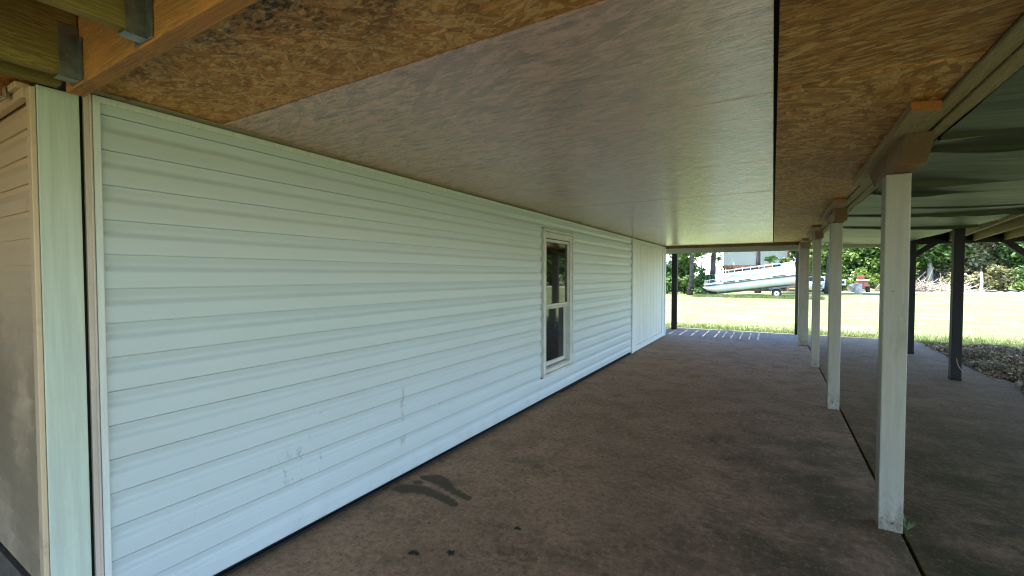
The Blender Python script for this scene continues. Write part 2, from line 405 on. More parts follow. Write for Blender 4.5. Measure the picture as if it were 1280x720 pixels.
def copy_thing(o, loc, label):
    c = o.copy(); COL.objects.link(c); c.location = loc; c['label'] = label
    for ch in list(o.children):
        d = ch.copy(); COL.objects.link(d); d.parent = c
        for g in list(ch.children):
            e = g.copy(); COL.objects.link(e); e.parent = d
    return c

# ------------------------------------------------------------------ constants of the place
W = -2.407          # wall face
HC = 2.303          # ceiling underside
Y1, Y2 = 1.19, 2.125

# ------------------------------------------------------------------ ground
m = MB()
N = 90
def gz(x, y):
    d = max(0, y - 15); return -.06 + .05 * math.sin(x * .21 + y * .13) * min(1, d / 10)
xs = [-160 + i * 320 / N for i in range(N + 1)]; ys = [-60 + i * 260 / N for i in range(N + 1)]
vs = [(x, y, -.06) for y in ys for x in xs]
m.add(vs, [(j * (N + 1) + i, j * (N + 1) + i + 1, (j + 1) * (N + 1) + i + 1, (j + 1) * (N + 1) + i) for j in range(N) for i in range(N)])
struct(m.build('ground', 'lawn_grass'))
# concrete bays, real joints between them, on a dark bed
struct(MB().box(-2.6, 3.05, -5.6, 13.95, -.13, -.045).build('slab_bed', 'black_gap'))
def slab(x0, x1, y0, y1, mat, z=0.0): return struct(MB().box(x0, x1, y0, y1, -.12, z).build('concrete_slab', mat, bevel=.004))
slab(-2.42, .684, -5.5, 5.381, 'concrete')
slab(-2.40, .684, 5.399, 11.688, 'concrete')
slab(-2.75, .684, 11.712, 13.98, 'concrete_step', -.012)
def poly_slab(pts, mat, z=0.0): return struct(MB().prism([(x, y, -.12) for x, y in pts], (0, 0, .12 + z)).build('concrete_slab', mat, bevel=.004))
poly_slab([(.702, -5.5), (3.3, -5.5), (3.22, 3), (3.08, 7.445), (.702, 7.375)], 'concrete_right')
poly_slab([(.702, 7.395), (3.08, 7.465), (3.0, 9.4), (2.86, 10.4), (2.92, 12.0), (2.99, 13.9), (.702, 13.98)], 'concrete_right', -.002)
# ------------------------------------------------------------------ the house
house = thing('house', 'long white vinyl sided ground floor wall of a house beneath the deck', 'house', (W, 6, 0))
# core volume behind the siding
core = MB().box(-7.0, W - .13, .60, 11.90, -.1, 2.296)
core.build('wall_core', 'black_gap', house)
P = .1453; ZT = 2.221
prof = []
def course(zt, zb, d=.0135):
    h = zt - zb; o = [(-.0035, zt - .003)]
    for k in range(1, 15):
        f_ = .04 * k
        if f_ < .30: q = .0035 + (d - .0035) * .5 * (1 - math.cos(math.pi * f_ / .30))
        else: q = d * .5 * (1 + math.cos(math.pi * min(1, (f_ - .30) / .24)))
        o.append((-q, zt - f_ * h))
    return o + [(.001, zb + .2 * h), (.0005, zb + .004), (-.0015, zb), (-.012, zb - .0008), (-.012, zb - .0024), (-.0035, zb - .003)]
zlist = [(2.266, 2.221)] + [(ZT - k * P, ZT - (k + 1) * P) for k in range(15)]
def siding(mb, y0, y1, zlo=-1, zhi=9):
    for zt, zb in zlist:
        if zt < zlo + .004 or zb > zhi - .004: continue
        pr = course(max(zt, zb + .01), max(zb, .024)) if zt - zb > .1 else [(.0, zt), (.0, zb + .004), (-.001, zb), (-.016, zb - .0008), (-.016, zb - .004), (-.0035, zb - .0045)]
        pr = [(x, min(max(z, zlo), zhi)) for x, z in pr]
        vs = []; nseg = max(1, int((y1 - y0) / 1.2))
        for j in range(nseg + 1):
            y = y0 + (y1 - y0) * j / nseg
            vs += [(W + x, y, z) for x, z in pr]
        n = len(pr)
        mb.add(vs, [(j * n + i, j * n + i + 1, (j + 1) * n + i + 1, (j + 1) * n + i) for j in range(nseg) for i in range(n - 1)])
sm = MB()
siding(sm, .732, 4.795); siding(sm, 4.795, 5.757, -1, .285); siding(sm, 4.795, 5.757, 2.135, 9); siding(sm, 5.757, 8.752)
sid = sm.build('siding', 'vinyl_white', house)
m = MB(); m.box(W - .128, W - .02, .70, 4.80, .02, 2.29); m.box(W - .128, W - .02, 5.75, 8.78, .02, 2.29); m.box(W - .128, W - .02, 4.80, 5.75, .02, .29); m.box(W - .128, W - .02, 4.80, 5.75, 2.13, 2.29)
m.build('sheathing', 'black_gap', house)
# top channel over the siding and the dirty board above it
m = MB(); m.box(W - .02, W + .007, .722, 8.757, 2.262, 2.290)
m.build('top_channel', 'paint_white_trim', house, bevel=.003)
MB().box(W - .05, W + .047, .70, 11.9, 2.2925, 2.3005).build('ledger_trim', 'wood_trim', house, bevel=.002)
m = MB(); m.box(W - .02, W + .010, .706, .731, .01, 2.289)
m.build('side_channel', 'paint_white_trim', house, bevel=.003)
m = MB(); m.box(W - .03, W + .004, .681, .7035, .0, 2.286)
m.box(W - .02, W + .012, .697, .7035, .0, 2.286)
m.build('flaking_trim', 'paint_flaking', house, bevel=.002)
MB().box(W - .05, W - .016, .667, .681, 0, 2.286).build('shadow_gap', 'black_gap', house)
MB().box(W - .06, W + .003, .548, .668, 0, 2.272).build('corner_post', 'paint_corner', house, bevel=.003)
# gable side to the left: beige vinyl corner and narrow courses
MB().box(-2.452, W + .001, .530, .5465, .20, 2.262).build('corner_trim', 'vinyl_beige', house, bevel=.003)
m = MB(); z = 2.24; d = .010
while z > .3:
    zb = z - .108; h = .108
    pr = [(-d, z), (-d, z - .2 * h), (-d * .5, z - .34 * h), (0, z - .5 * h), (0, zb), (-d, zb)]
    vs = [(x, .548 - q, zz) for x in (-2.456, -6.9) for q, zz in pr]; n = len(pr)
    m.add(vs, [(i, n + i, n + i + 1, i + 1) for i in range(n - 1)]); z = zb
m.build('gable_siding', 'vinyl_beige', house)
MB().box(-6.9, -2.42, .565, .60, 0, 2.29).build('gable_sheathing', 'black_gap', house)
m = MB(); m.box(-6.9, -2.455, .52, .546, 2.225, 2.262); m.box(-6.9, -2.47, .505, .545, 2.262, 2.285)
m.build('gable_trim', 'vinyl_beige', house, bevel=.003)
MB().box(-6.9, -2.42, .535, .60, -.05, .28).build('foundation', 'concrete_step', house)
MB().box(-7.0, -3.30, -6.0, .50, -.1, 2.285).build('shade_wall', 'wood_shade_wall', house, label='unseen dark wall added to shade the gable side')  # unseen wall, added to keep light off the gable siding
# end section: vertical boards inside a white border
pan = MB()
nb = 8; y0, y1 = 9.13, 11.57; bw = (y1 - y0) / nb
for k in range(nb): pan.box(W - .04, W - .006, y0 + k * bw + .008, y0 + (k + 1) * bw - .008, .115, 2.21)
pan.box(W - .05, W - .018, y0 - .02, y1 + .02, .1, 2.22)
bp = pan.build('board_panel', 'paint_panel', house, bevel=.003)
fr = MB()
fr.box(W - .04, W + .022, 8.765, 8.86, .0, 2.29)
fr.box(W - .04, W + .008, 8.862, 9.128, .0, 2.285)
fr.box(W - .04, W + .008, 9.13, 11.57, .0, .112); fr.box(W - .04, W + .008, 9.13, 11.57, 2.213, 2.285)
fr.box(W - .04, W + .008, 11.572, 11.80, .0, 2.285); fr.box(W - .06, W + .022, 11.802, 11.92, .0, 2.287)
fr.build('panel_border', 'paint_white_trim', bp, bevel=.004)
MB().box(-7.0, W - .062, 11.9, 11.94, 0, 2.29).build('end_wall', 'paint_panel', house)
MB().box(W - .03, W - .005, .70, 11.9, .0, .016).build('bottom_gap', 'black_gap', house)
# window
wy0, wy1, wz0, wz1 = 4.81, 5.742, .300, 2.125
f = MB()
def ring(mb, ya, yb, za, zb, w, x0, x1, wb=None, wt=None):
    wb = wb or w; wt = wt or w
    mb.box(x0, x1, ya, ya + w, za, zb); mb.box(x0, x1, yb - w, yb, za, zb)
    mb.box(x0, x1, ya + w, yb - w, za, za + wb); mb.box(x0, x1, ya + w, yb - w, zb - wt, zb)
ring(f, wy0, wy1, wz0, wz1, .035, W - .09, W + .028)
win = f.build('window', 'frame_white', house, bevel=.004)
f = MB(); ring(f, wy0 + .037, wy1 - .037, wz0 + .037, wz1 - .037, .055, W - .092, W + .014, .05, .075)
f.build('frame', 'frame_white', win, bevel=.004)
iy0, iy1 = wy0 + .094, wy1 - .094
zm = 1.165
f = MB(); ring(f, iy0, iy1, zm - .018, wz1 - .114, .030, W - .055, W - .012, .042, .04)
f.build('sash', 'frame_white', win, bevel=.003)
f = MB(); ring(f, iy0, iy1, wz0 + .09, zm + .012, .040, W - .095, W - .058, .06, .03)
f.build('sash', 'frame_white', win, bevel=.003, label='lower sash set further back than the upper one')
MB().box(W - .032, W - .028, iy0 + .028, iy1 - .028, zm + .022, wz1 - .152).build('pane', 'glass_dark', win)
MB().box(W - .080, W - .076, iy0 + .038, iy1 - .038, wz0 + .148, zm - .016).build('pane', 'glass_dark', win)
MB().box(W - .09, W - .001, iy0, iy1, wz0 + .088, wz0 + .10).build('sill', 'frame_grey', win, bevel=.002)
MB().box(W - .012, W + .004, iy0, iy1, zm - .035, zm + .0).build('meeting_rail', 'frame_grey', win, bevel=.002)
MB().box(W - .012, W - .004, iy0 + .02, iy1 - .02, wz1 - .118, wz1 - .108).build('track', 'black_gap', win)

# ------------------------------------------------------------------ the deck overhead
deck = thing('upper_deck', 'raised wooden deck overhead with strand board ceiling and bare joists', 'deck', (0, 6, HC))
MB().box(-2.40, .612, .662, Y1 - .002, HC, HC + .011).build('ceiling_board', 'osb_raw_mouldy', deck, label='bare brown board with black mould next to the joists')
def cboard(x0, x1, y0, y1, mat, dz=0.0, label=None): return MB().box(x0, x1, y0, y1, HC + dz, HC + .011 + dz).build('ceiling_board', mat, deck, bevel=.002, label=label)
ysm = [Y1 + .002, Y2 - .001, 3.345, 4.565, 5.785, 7.005, 8.225, 9.445, 10.665, 11.80]
for a, b in zip(ysm[:-1], ysm[1:]):
    cboard(-2.40, -.008, a + .001, b - .001, 'osb_painted', -.003 + random.uniform(0, .001), 'painted pinkish grey strand board')
cboard(.006, .612, Y1 - .002 + .004, Y2 - .004, 'osb_raw_long', .003, 'dark bare board with long strands')
for a, b in zip(ysm[1:-1], ysm[2:]):
    cboard(.006, .612, a + .002, b - .002, 'osb_raw_chips', random.uniform(0, .002))
MB().box(-2.42, .64, .64, 11.85, HC + .016, HC + .03).build('subfloor', 'black_gap', deck)
# rim beam the near joists hang from
MB().box(-2.318, 4.8, .607, .659, 2.243, 2.60).build('beam', 'wood_beam_across', deck, bevel=.004, label='orange brown beam carrying the joist hangers')
for x in (-2.19, -1.635, -1.08, -.525, .03, .585, 1.14, 1.695, 2.25):
    j = MB().box(x - .019, x + .019, -3.0, .604, 2.262, 2.60).build('joist', 'wood_joist', deck, bevel=.003)
    h = MB()
    for s_ in (-1, 1):
        xa, xb = sorted((x + s_ * .0205, x + s_ * .0235))
        h.box(xa, xb, .552, .605, 2.256, 2.44)
        xa, xb = sorted((x + s_ * .0205, x + s_ * .058))
        h.box(xa, xb, .6005, .6045, 2.25, 2.40)
        for zz in (2.30, 2.335, 2.37):
            h.disc((x + s_ * .0245, .575, zz), .0055, .006, 'x', 8)
    h.box(x - .0235, x + .0235, .548, .6045, 2.252, 2.2575)
    h.build('joist_hanger', 'steel_galv', j)
MB().box(-2.405, -2.345, -3.0, .604, 2.276, 2.60).build('rim_board', 'wood_joist', deck, bevel=.003)
MB().box(-7.0, -2.41, -3.0, .604, 2.30, 2.313).build('ceiling_board', 'osb_raw_chips', deck, label='brown board over the gable side')
# long beam over the white posts, two planks side by side
m = MB(); m.box(.618, .682, -3.0, 12.6, 2.293, 2.44); m.box(.688, .752, -3.0, 12.6, 2.288, 2.44)
m.build('beam', 'wood_beam_along', deck, bevel=.005, label='long double plank beam over the white posts')
# deck boards: solid above the ceiling, open slots at the far end
d = MB(); d.box(-7.0, 5.2, .662, 11.9, 2.445, 2.475)
d.build('deck_floor', 'wood_deck', deck)
m = MB(); y = -3.2
while y < .63: m.box(-7, 5.2, y, min(y + .137, .657), 2.603, 2.633); y += .140
m.build('deck_boards', 'wood_deck_across', deck)
slots = [-2.67, -2.39, -2.11, -1.83, -1.55, -1.27, -1.09, -.90, -.70, -.50, -.31]
m = MB(); x = -7.0
for k, s_ in enumerate(slots):
    g_ = .0140 if k < 6 else .0100
    m.box(x, s_ - g_ - 1.16, 11.902, 13.56, 2.447, 2.472); x = s_ + g_ - 1.16
m.box(x, 2.4, 11.902, 13.56, 2.447, 2.472); m.box(2.4, 5.2, 11.902, 13.25, 2.447, 2.472); m.box(-4.3, 1, 13.36, 13.565, 2.40, 2.446); m.box(-4.3, 1, 12.60, 12.76, 2.40, 2.446)
m.build('deck_boards', 'wood_deck', deck)
# fascia / header boards at the far end
MB().box(-2.75, .60, 12.70, 12.74, 2.150, 2.298).build('header', 'paint_header', deck, bevel=.004)
MB().box(.74, 2.40, 12.45, 12.49, 2.165, 2.25).build('header', 'paint_header', deck, bevel=.004)
MB().box(-2.75, .60, 11.86, 11.90, 2.235, 2.44).build('rim_board', 'wood_block', deck)
MB().box(2.40, 5.2, 11.56, 11.64, 2.16, 2.40).build('header', 'paint_dark', deck, bevel=.004, label='dark header at the end of the right bay')
for (xa, ya, xb, yb) in ((1.95, 4.2, 2.905, 11.55), (2.27, 4.2, 3.235, 11.55), (2.72, 4.2, 3.645, 11.55), (3.15, 4.2, 4.05, 11.55), (3.6, 4.2, 4.46, 11.55), (4.0, 4.2, 4.86, 11.55)):
    m = MB(); m.hexa([(xa - .02, ya, 2.2), (xa + .02, ya, 2.2), (xb + .02, yb, 2.2), (xb - .02, yb, 2.2)], [(xa - .02, ya, 2.385), (xa + .02, ya, 2.385), (xb + .02, yb, 2.385), (xb - .02, yb, 2.385)])
    m.build('joist', 'wood_joist', deck)
MB().box(5.12, 5.2, -3.0, 12.5, 2.16, 2.44).build('rim_board', 'paint_dark', deck)
# knee braces
def brace(mb, a, b, w=.045):
    a, b = Vector(a), Vector(b); dn = (b - a).normalized(); pn = dn.cross(Vector((0, 1, 0))).normalized() * w; q = Vector((0, w, 0))
    mb.hexa([a - pn - q, a + pn - q, a + pn + q, a - pn + q], [b - pn - q, b + pn - q, b + pn + q, b - pn + q])
m = MB(); brace(m, (2.40, 11.6, 1.94), (2.72, 11.6, 2.20)); m.build('knee_brace', 'paint_dark', deck)
m = MB(); brace(m, (3.62, 11.6, 2.22), (4.03, 11.6, 1.82), .05); m.build('knee_brace', 'paint_dark', deck)

# plastic sheet stapled under the right bay
t_ = MB(); NX, NY = 26, 520
ty0, ty1 = -3.0, 12.35
rr = random.Random(11)
folds = [(rr.uniform(1.2, 12.0), rr.uniform(-.10, .10), rr.uniform(.012, .03), rr.uniform(.008, .024), rr.uniform(.5, 2.6), rr.uniform(.2, .9)) for _ in range(20)]
folds += [(6.72, -.1, .045, .05, 2.2, 1.3), (4.55, .02, .05, .055, .9, .35), (5.05, .05, .035, .04, 1.0, .3), (8.3, -.05, .05, .04, 1.9, 1.2)]
def tz(x, y):
    z = 2.290 - .022 * math.sin(math.pi * (x - .75) / 1.6) * (1 + .5 * math.sin(y * 1.3 + x)) + .004 * math.sin(y * 3.1 + x * 2.3) + .002 * math.sin(y * 9 - x * 3)
    z -= .062 * max(0, (x - .75) / 1.6)
    for (fy, sl, w, a, cx, L) in folds:
        d_ = y - (fy + sl * (x - 1.5)); e = math.exp(-((x - cx) / L) ** 2)
        if abs(d_) < 4 * w: z -= a * e * math.exp(-(max(d_, 0) / w) ** 2 - (min(d_, 0) / (w * .35)) ** 2)
    return z
for j in range(NY + 1):
    y = ty0 + (ty1 - ty0) * j / NY
    for i in range(NX + 1):
        x = .757 + (2.345 - .757) * i / NX; t_.v.append((x, y, tz(x, y)))
t_.f = [(j * (NX + 1) + i, (j + 1) * (NX + 1) + i, (j + 1) * (NX + 1) + i + 1, j * (NX + 1) + i + 1) for j in range(NY) for i in range(NX)]
tp = t_.build('plastic_sheet', 'tarp_sheet', smooth=True)
tag(tp, 'wrinkled greenish black plastic sheet stapled under the right bay of the deck', 'plastic sheet')

# ------------------------------------------------------------------ white posts
PTOP = 2.152
def white_post(x0, x1, y, label, first):
    p = thing('porch_post', label, 'post', ((x0 + x1) / 2, y, 0), 'white posts carrying the deck beam')
    w = x1 - x0
    MB().box(x0, x1, y, y + .115, 0, PTOP).build('shaft', 'paint_white', p, bevel=.006)
    b = MB()
    xa, xb = x0 + .012, x1 + .012
    b.hexa([(xa, y - .25, PTOP + .002), (xb, y - .25, PTOP + .002), (xb, y + .45, PTOP + .002), (xa, y + .45, PTOP + .002)],
           [(xa - .03, y - .52, 2.255), (xb - .03, y - .52, 2.255), (xb, y + .62, 2.255), (xa, y + .62, 2.255)])
    b.build('corbel', 'wood_block', p, bevel=.004)
    q = MB()
    q.hexa([(.502, y - .90, 2.257), (.612, y - .86, 2.257), (.612, y + .95, 2.257), (.53, y + .95, 2.257)], [(.502, y - .90, 2.299), (.612, y - .86, 2.299), (.612, y + .95, 2.299), (.53, y + .95, 2.299)])
    pl = q.build('plate', 'wood_plate', p, bevel=.003)
    MB().hexa([(.503, y - .903, 2.259), (.611, y - .863, 2.259), (.611, y - .860, 2.259), (.503, y - .8995, 2.259)], [(.503, y - .903, 2.297), (.611, y - .863, 2.297), (.611, y - .860, 2.297), (.503, y - .8995, 2.297)]).build('end_grain', 'wood_orange' if first else 'wood_block', pl)
    return p
white_post(.575, .693, 3.437, 'white painted wooden post nearest the camera with chipped base edge', True)
white_post(.566, .680, 6.27, 'white wooden post second from the camera at the crack in the slab', False)
white_post(.577, .690, 8.98, 'slim white wooden post third from the camera beside the widest one', False)
white_post(.498, .690, 11.73, 'widest white post furthest from the camera at the slab step', False)

# dark posts
def dark_post(x0, x1, y0, y1, ztop, label, z0=-.01):
    p = thing('dark_post', label, 'post', ((x0 + x1) / 2, (y0 + y1) / 2, 0), 'dark outer posts of the deck')
    MB().box(x0, x1, y0, y1, z0, ztop).build('shaft', 'paint_dark', p, bevel=.006)
    MB().box(x0 - .0015, x1 + .0015, y0 - .0015, y1 + .0015, z0, .035).build('base', 'black_gap', p)
    return p
dark_post(-2.53, -2.385, 13.42, 13.56, 3.0, 'dark post beyond the end of the white wall at the grass edge', -.02)
dark_post(.515, .625, 13.86, 13.97, 3.0, 'dark post half hidden behind the widest white post', -.02)
dark_post(2.325, 2.415, 11.50, 11.58, 2.30, 'dark post just behind the nearest white post with a knee brace')
dark_post(2.297, 2.415, 8.945, 9.065, 2.30, 'thick dark post standing alone on the right near the mulch')
m = MB(); m.tube([(2.352, 8.935, .33), (2.356, 8.925, .27), (2.375, 8.928, .21), (2.41, 8.935, .15), (2.43, 8.95, .12)], .004, 6)
tag(m.build('twine', 'twine', smooth=True), 'bit of straw coloured twine hanging on the lone dark post', 'twine')

# small bright clip at the top of the gable side
m = MB(); m.box(-2.60, -2.555, .488, .50, 2.235, 2.285); m.box(-2.60, -2.555, .455, .488, 2.235, 2.243); m.box(-2.60, -2.555, .455, .462, 2.243, 2.268)
tag(m.build('metal_clip', 'steel_bright', bevel=.002), 'small shiny metal clip at the top of the beige gable siding', 'clip')

# ------------------------------------------------------------------ small litter on the slab
def leafclump(x, y, r, label):
    m = MB(); rr = random.Random(int(x * 1000))
    for k in range(14):
        a = rr.uniform(0, 6.28); d_ = rr.uniform(0, r * .7); cx, cy = x + math.cos(a) * d_, y + math.sin(a) * d_ * .6
        s_ = r * rr.uniform(.3, .6); b = rr.uniform(0, 3.1); u = Vector((math.cos(b), math.sin(b), rr.uniform(-.2, .3))) * s_; v = Vector((-math.sin(b), math.cos(b), rr.uniform(-.2, .4))) * s_ * .5
        c = Vector((cx, cy, .012 + rr.uniform(0, .012)))
        m.add([c - u, c - v * .8, c + u, c + v], [(0, 1, 2, 3)])
    tag(m.build('dead_leaves', 'leaf_black'), label, 'leaves')
leafclump(-1.685, 1.795, .035, 'small dark clump of wet leaves nearest the white wall')
leafclump(-1.515, 1.905, .035, 'small dark smear of leaves to the right of another clump')
leafclump(-1.31, 2.30, .030, 'small dark clump of leaves further out on the slab')
m = MB(); rr = random.Random(5)
for k in range(12):
    a = rr.uniform(0, 6.28); l = rr.uniform(.03, .09); b = Vector((.725, 3.50, 0)); tip = b + Vector((math.cos(a) * l * .7, math.sin(a) * l * .7, l)); mid = (b + tip) / 2 + Vector((0, 0, .01)); w = Vector((-math.sin(a), math.cos(a), 0)) * .008
    m.add([b, mid - w, tip, mid + w], [(0, 1, 2, 3)])
tag(m.build('weed', 'weed_green'), 'tiny green weed growing at the foot of the nearest white post', 'weed')

# ------------------------------------------------------------------ mulch and grass
m = MB(); G = 40
def mz(x, y): return -.05 + .13 * max(0, min(1, (x - 2.85) / .5)) * max(0, min(1, (13.35 - y) / .5)) * (.7 + .3 * math.sin(x * 5 + y * 3)) 
for j in range(G + 1):
    for i in range(G + 1):
        x = 2.8 + 4.2 * i / G; y = 4 + 9.4 * j / G; m.v.append((x, y, mz(x, y)))
m.f = [(j * (G + 1) + i, j * (G + 1) + i + 1, (j + 1) * (G + 1) + i + 1, (j + 1) * (G + 1) + i) for j in range(G) for i in range(G)]
struct(m.build('mulch_soil', 'litter_soil', smooth=True))
m = MB(); rr = random.Random(21)
for k in range(42000):
    x = 2.86 + 3.2 * rr.random() ** 1.3; y = rr.uniform(6.8, 13.4)
    edge = 2.95 + .09 * math.sin(y * 4.3) + .06 * math.sin(y * 11)
    if x < edge and rr.random() < .9: continue
    l = rr.uniform(.012, .05); w = l * rr.uniform(.10, .45); a = rr.uniform(0, 6.28); e = rr.gauss(0, .45)
    u = Vector((math.cos(a) * math.cos(e), math.sin(a) * math.cos(e), math.sin(e))) * l; v = Vector((-math.sin(a), math.cos(a), rr.gauss(0, .4))) * w
    c = Vector((x, y, mz(x, y) + rr.uniform(.0, .06)))
    m.add([c - u, c - v, c + u * .9 + Vector((0, 0, l * .2)), c + v], [(0, 1, 2, 3)])
stuff(m.build('leaf_litter', 'litter'), 'dry brown leaf litter and straw heaped beside the slab', 'leaf litter')
m = MB(); rr = random.Random(31)
def blade(x, y, h, z=-.06):
    a = rr.uniform(0, 6.28); w = Vector((math.cos(a), math.sin(a), 0)) * h * .07; tip = Vector((x + rr.gauss(0, h * .35), y + rr.gauss(0, h * .35), z + h))
    b = Vector((x, y, z)); m.add([b - w, b + w, tip], [(0, 1, 2)])
for k in range(15000): blade(rr.uniform(-4.5, 8.5), 13.95 + abs(rr.gauss(0, .9)), rr.uniform(.05, .11))
for k in range(7000): blade(rr.uniform(2.9, 7.5), rr.uniform(13.2, 14.2), rr.uniform(.05, .12))
for k in range(12000): blade(rr.uniform(-9, 12), rr.uniform(15, 33), rr.uniform(.04, .09))
for k in range(9000): blade(rr.uniform(-5.2, 3.0), rr.gauss(36.6, .7), rr.uniform(.08, .26))
stuff(m.build('grass', 'grass_blades'), 'sunlit lawn grass beyond the slab', 'grass')
m = MB(); m.add([(5.0, 50.0, -.05), (24, 56, -.05), (24, 62.5, -.05), (5.0, 53, -.05)], [(0, 1, 2, 3)])
struct(m.build('dirt_track', 'sand_track'))

# ------------------------------------------------------------------ pontoon boat on its trailer
TL = R_(7.8); BX, BY, BZ = -4.62, 37.0, .10; YAW = R_(0)
def TB(p):
    x, y, z = p
    return (BX + x * math.cos(TL) - z * math.sin(TL), BY + y, BZ + x * math.sin(TL) + z * math.cos(TL))
boat = thing('pontoon_boat', 'white pontoon boat with teal stripes tilted bow down on a trailer', 'boat', (BX, BY, BZ))
def bbox(mb, *a): return mb.box(*a, T=TB)
LB = 6.25
for yy in (.32, 2.0):
    pts = [(0.0, yy, .54), (.12, yy, .49), (.35, yy, .42), (.7, yy, .355), (1.1, yy, .325), (1.6, yy, .32), (4, yy, .32), (LB - .1, yy, .32), (LB, yy, .33)]
    MB().tube(pts, [.03, .09, .17, .25, .30, .32, .32, .32, .27], 18, True, TB).build('pontoon', 'boat_alu', boat, smooth=True)
bbox(MB(), .12, LB, .02, 2.3, .66, .80).build('deck', 'boat_alu', boat, bevel=.01)
for (a, b) in ((1.55, 2.3), (2.55, 3.35), (4.75, 5.55)):
    bbox(MB(), a, b, .008, .03, .69, .765).build('slot', 'boat_dark', boat)
px = [1.42, 2.85, 4.28, 5.40]
for a, b in zip(px[:-1], px[1:]):
    p = bbox(MB(), a + .02, b - .02, .05, .08, .82, 1.34).build('fence_panel', 'boat_white', boat, bevel=.01)
    s_ = MB(); bbox(s_, a + .1, b - .1, .042, .049, 1.02, 1.05); bbox(s_, a + .1, b - .1, .042, .049, 1.075, 1.09)
    s_.build('stripe', 'boat_teal', p)
m = MB()
for k, (a, b) in enumerate(((2.35, 2.45), (2.48, 2.52), (2.55, 2.64), (2.67, 2.71), (2.74, 2.84))):
    bbox(m, a - .3, b - .3, .036, .049, 1.12, 1.22); 
m.build('lettering', 'boat_teal', boat)
r = MB()
def rail(pts, rad=.018): r.tube(pts, rad, 6, True, TB)
rail([(1.42, .065, .8), (1.45, .065, 1.52), (1.56, .065, 1.6), (5.2, .065, 1.62), (5.36, .065, 1.56), (5.40, .065, .8)], .022)
rail([(1.42, .065, 1.37), (5.4, .065, 1.37)], .02)
for x in (1.95, 2.35, 2.85, 3.4, 3.95, 4.28, 4.8): rail([(x, .065, .8 if x in (2.85, 4.28) else 1.36), (x + .05, .065, 1.61)], .018)
rail([(1.42, 2.25, .8), (1.42, 2.25, 1.6), (5.4, 2.25, 1.62), (5.4, 2.25, .8)], .022)
rail([(1.42, 2.25, 1.2), (5.4, 2.25, 1.2)], .02); rail([(1.45, .065, 1.52), (1.42, 2.25, 1.52)], .02)
r.build('rail', 'boat_white', boat, smooth=True)
bbox(MB(), 5.42, LB - .05, .05, 2.25, .82, 1.60).build('rear_box', 'boat_white', boat, bevel=.05)
bbox(MB(), .98, 1.32, .08, .5, .82, 1.42).build('bow_gate', 'boat_white', boat, bevel=.04)
bbox(MB(), 1.75, 2.6, 1.3, 2.0, .82, 1.45).build('seat', 'canvas_blue', boat, bevel=.06)
bbox(MB(), 3.0, 3.5, 1.0, 1.6, .82, 1.5).build('console', 'canvas_blue', boat, bevel=.06)
r = MB(); rail([(.2, .1, .8), (.25, .1, 1.02), (.9, .1, 1.05), (.95, .1, .8)], .018); rail([(.55, .1, .8), (.58, .1, 1.03)], .016); rail([(.2, 2.2, .8), (.25, 2.2, 1.02), (.9, 2.2, 1.05)], .018); rail([(.22, .1, 1.02), (.22, 2.2, 1.02)], .018)
r.build('bow_rail', 'boat_white', boat, smooth=True)
bbox(MB(), .35, .85, .5, 1.7, .82, .96).build('bow_cushion', 'canvas_blue', boat, bevel=.05)
# trailer
tr = thing('boat_trailer', 'dark grey boat trailer with white wheel under the pontoon boat', 'trailer', (0, BY, 0))
m = MB()
for yy in (.55, 1.75): m.box(.9, LB - .3, yy, yy + .08, -.12, -.01, T=TB)
for x in (1.5, 3.2, 5.0, 5.7): m.box(x, x + .08, .2, 2.1, -.06, .0, T=TB)
m.box(4.4, 6.1, -.02, .06, -.13, -.05, T=TB)
a = TB((.95, 1.2, -.07)); m.tube([a, (BX - .35, BY + 1.15, .28)], .045, 6)
m.build('frame', 'trailer_grey', tr)
wx = -.02
for yy in (BY - .02, BY + 2.2):
    wl = MB().disc((wx + .27, yy, .25), .31, .2, 'y', 24).build('wheel', 'tyre_black', tr, bevel=.03)
    MB().disc((wx + .27, yy - .075, .25), .17, .1, 'y', 20).build('rim', 'boat_white', wl, bevel=.015)
    MB().disc((wx + .27, yy - .12, .25), .05, .06, 'y', 12).build('hub', 'boat_dark', wl)
    pts = [(wx + .27 + .42 * math.cos(a_), .27 + .40 * math.sin(a_)) for a_ in [math.pi * k / 10 for k in range(11)]]
    fm = MB()
    for (x0, z0), (x1, z1) in zip(pts[:-1], pts[1:]):
        fm.add([(x0, yy - .13, z0), (x1, yy - .13, z1), (x1, yy + .13, z1), (x0, yy + .13, z0), (x0, yy - .13, z0 - .06), (x1, yy - .13, z1 - .06)], [(0, 1, 2, 3), (0, 4, 5, 1)])
    fm.build('fender', 'trailer_grey', tr)
m = MB(); m.tube([(BX - .35, BY + 1.15, -.05), (BX - .35, BY + 1.15, .55)], .04, 8); m.disc((BX - .35, BY + 1.15, .0), .09, .05, 'y', 12)
m.build('jack', 'trailer_grey', tr)

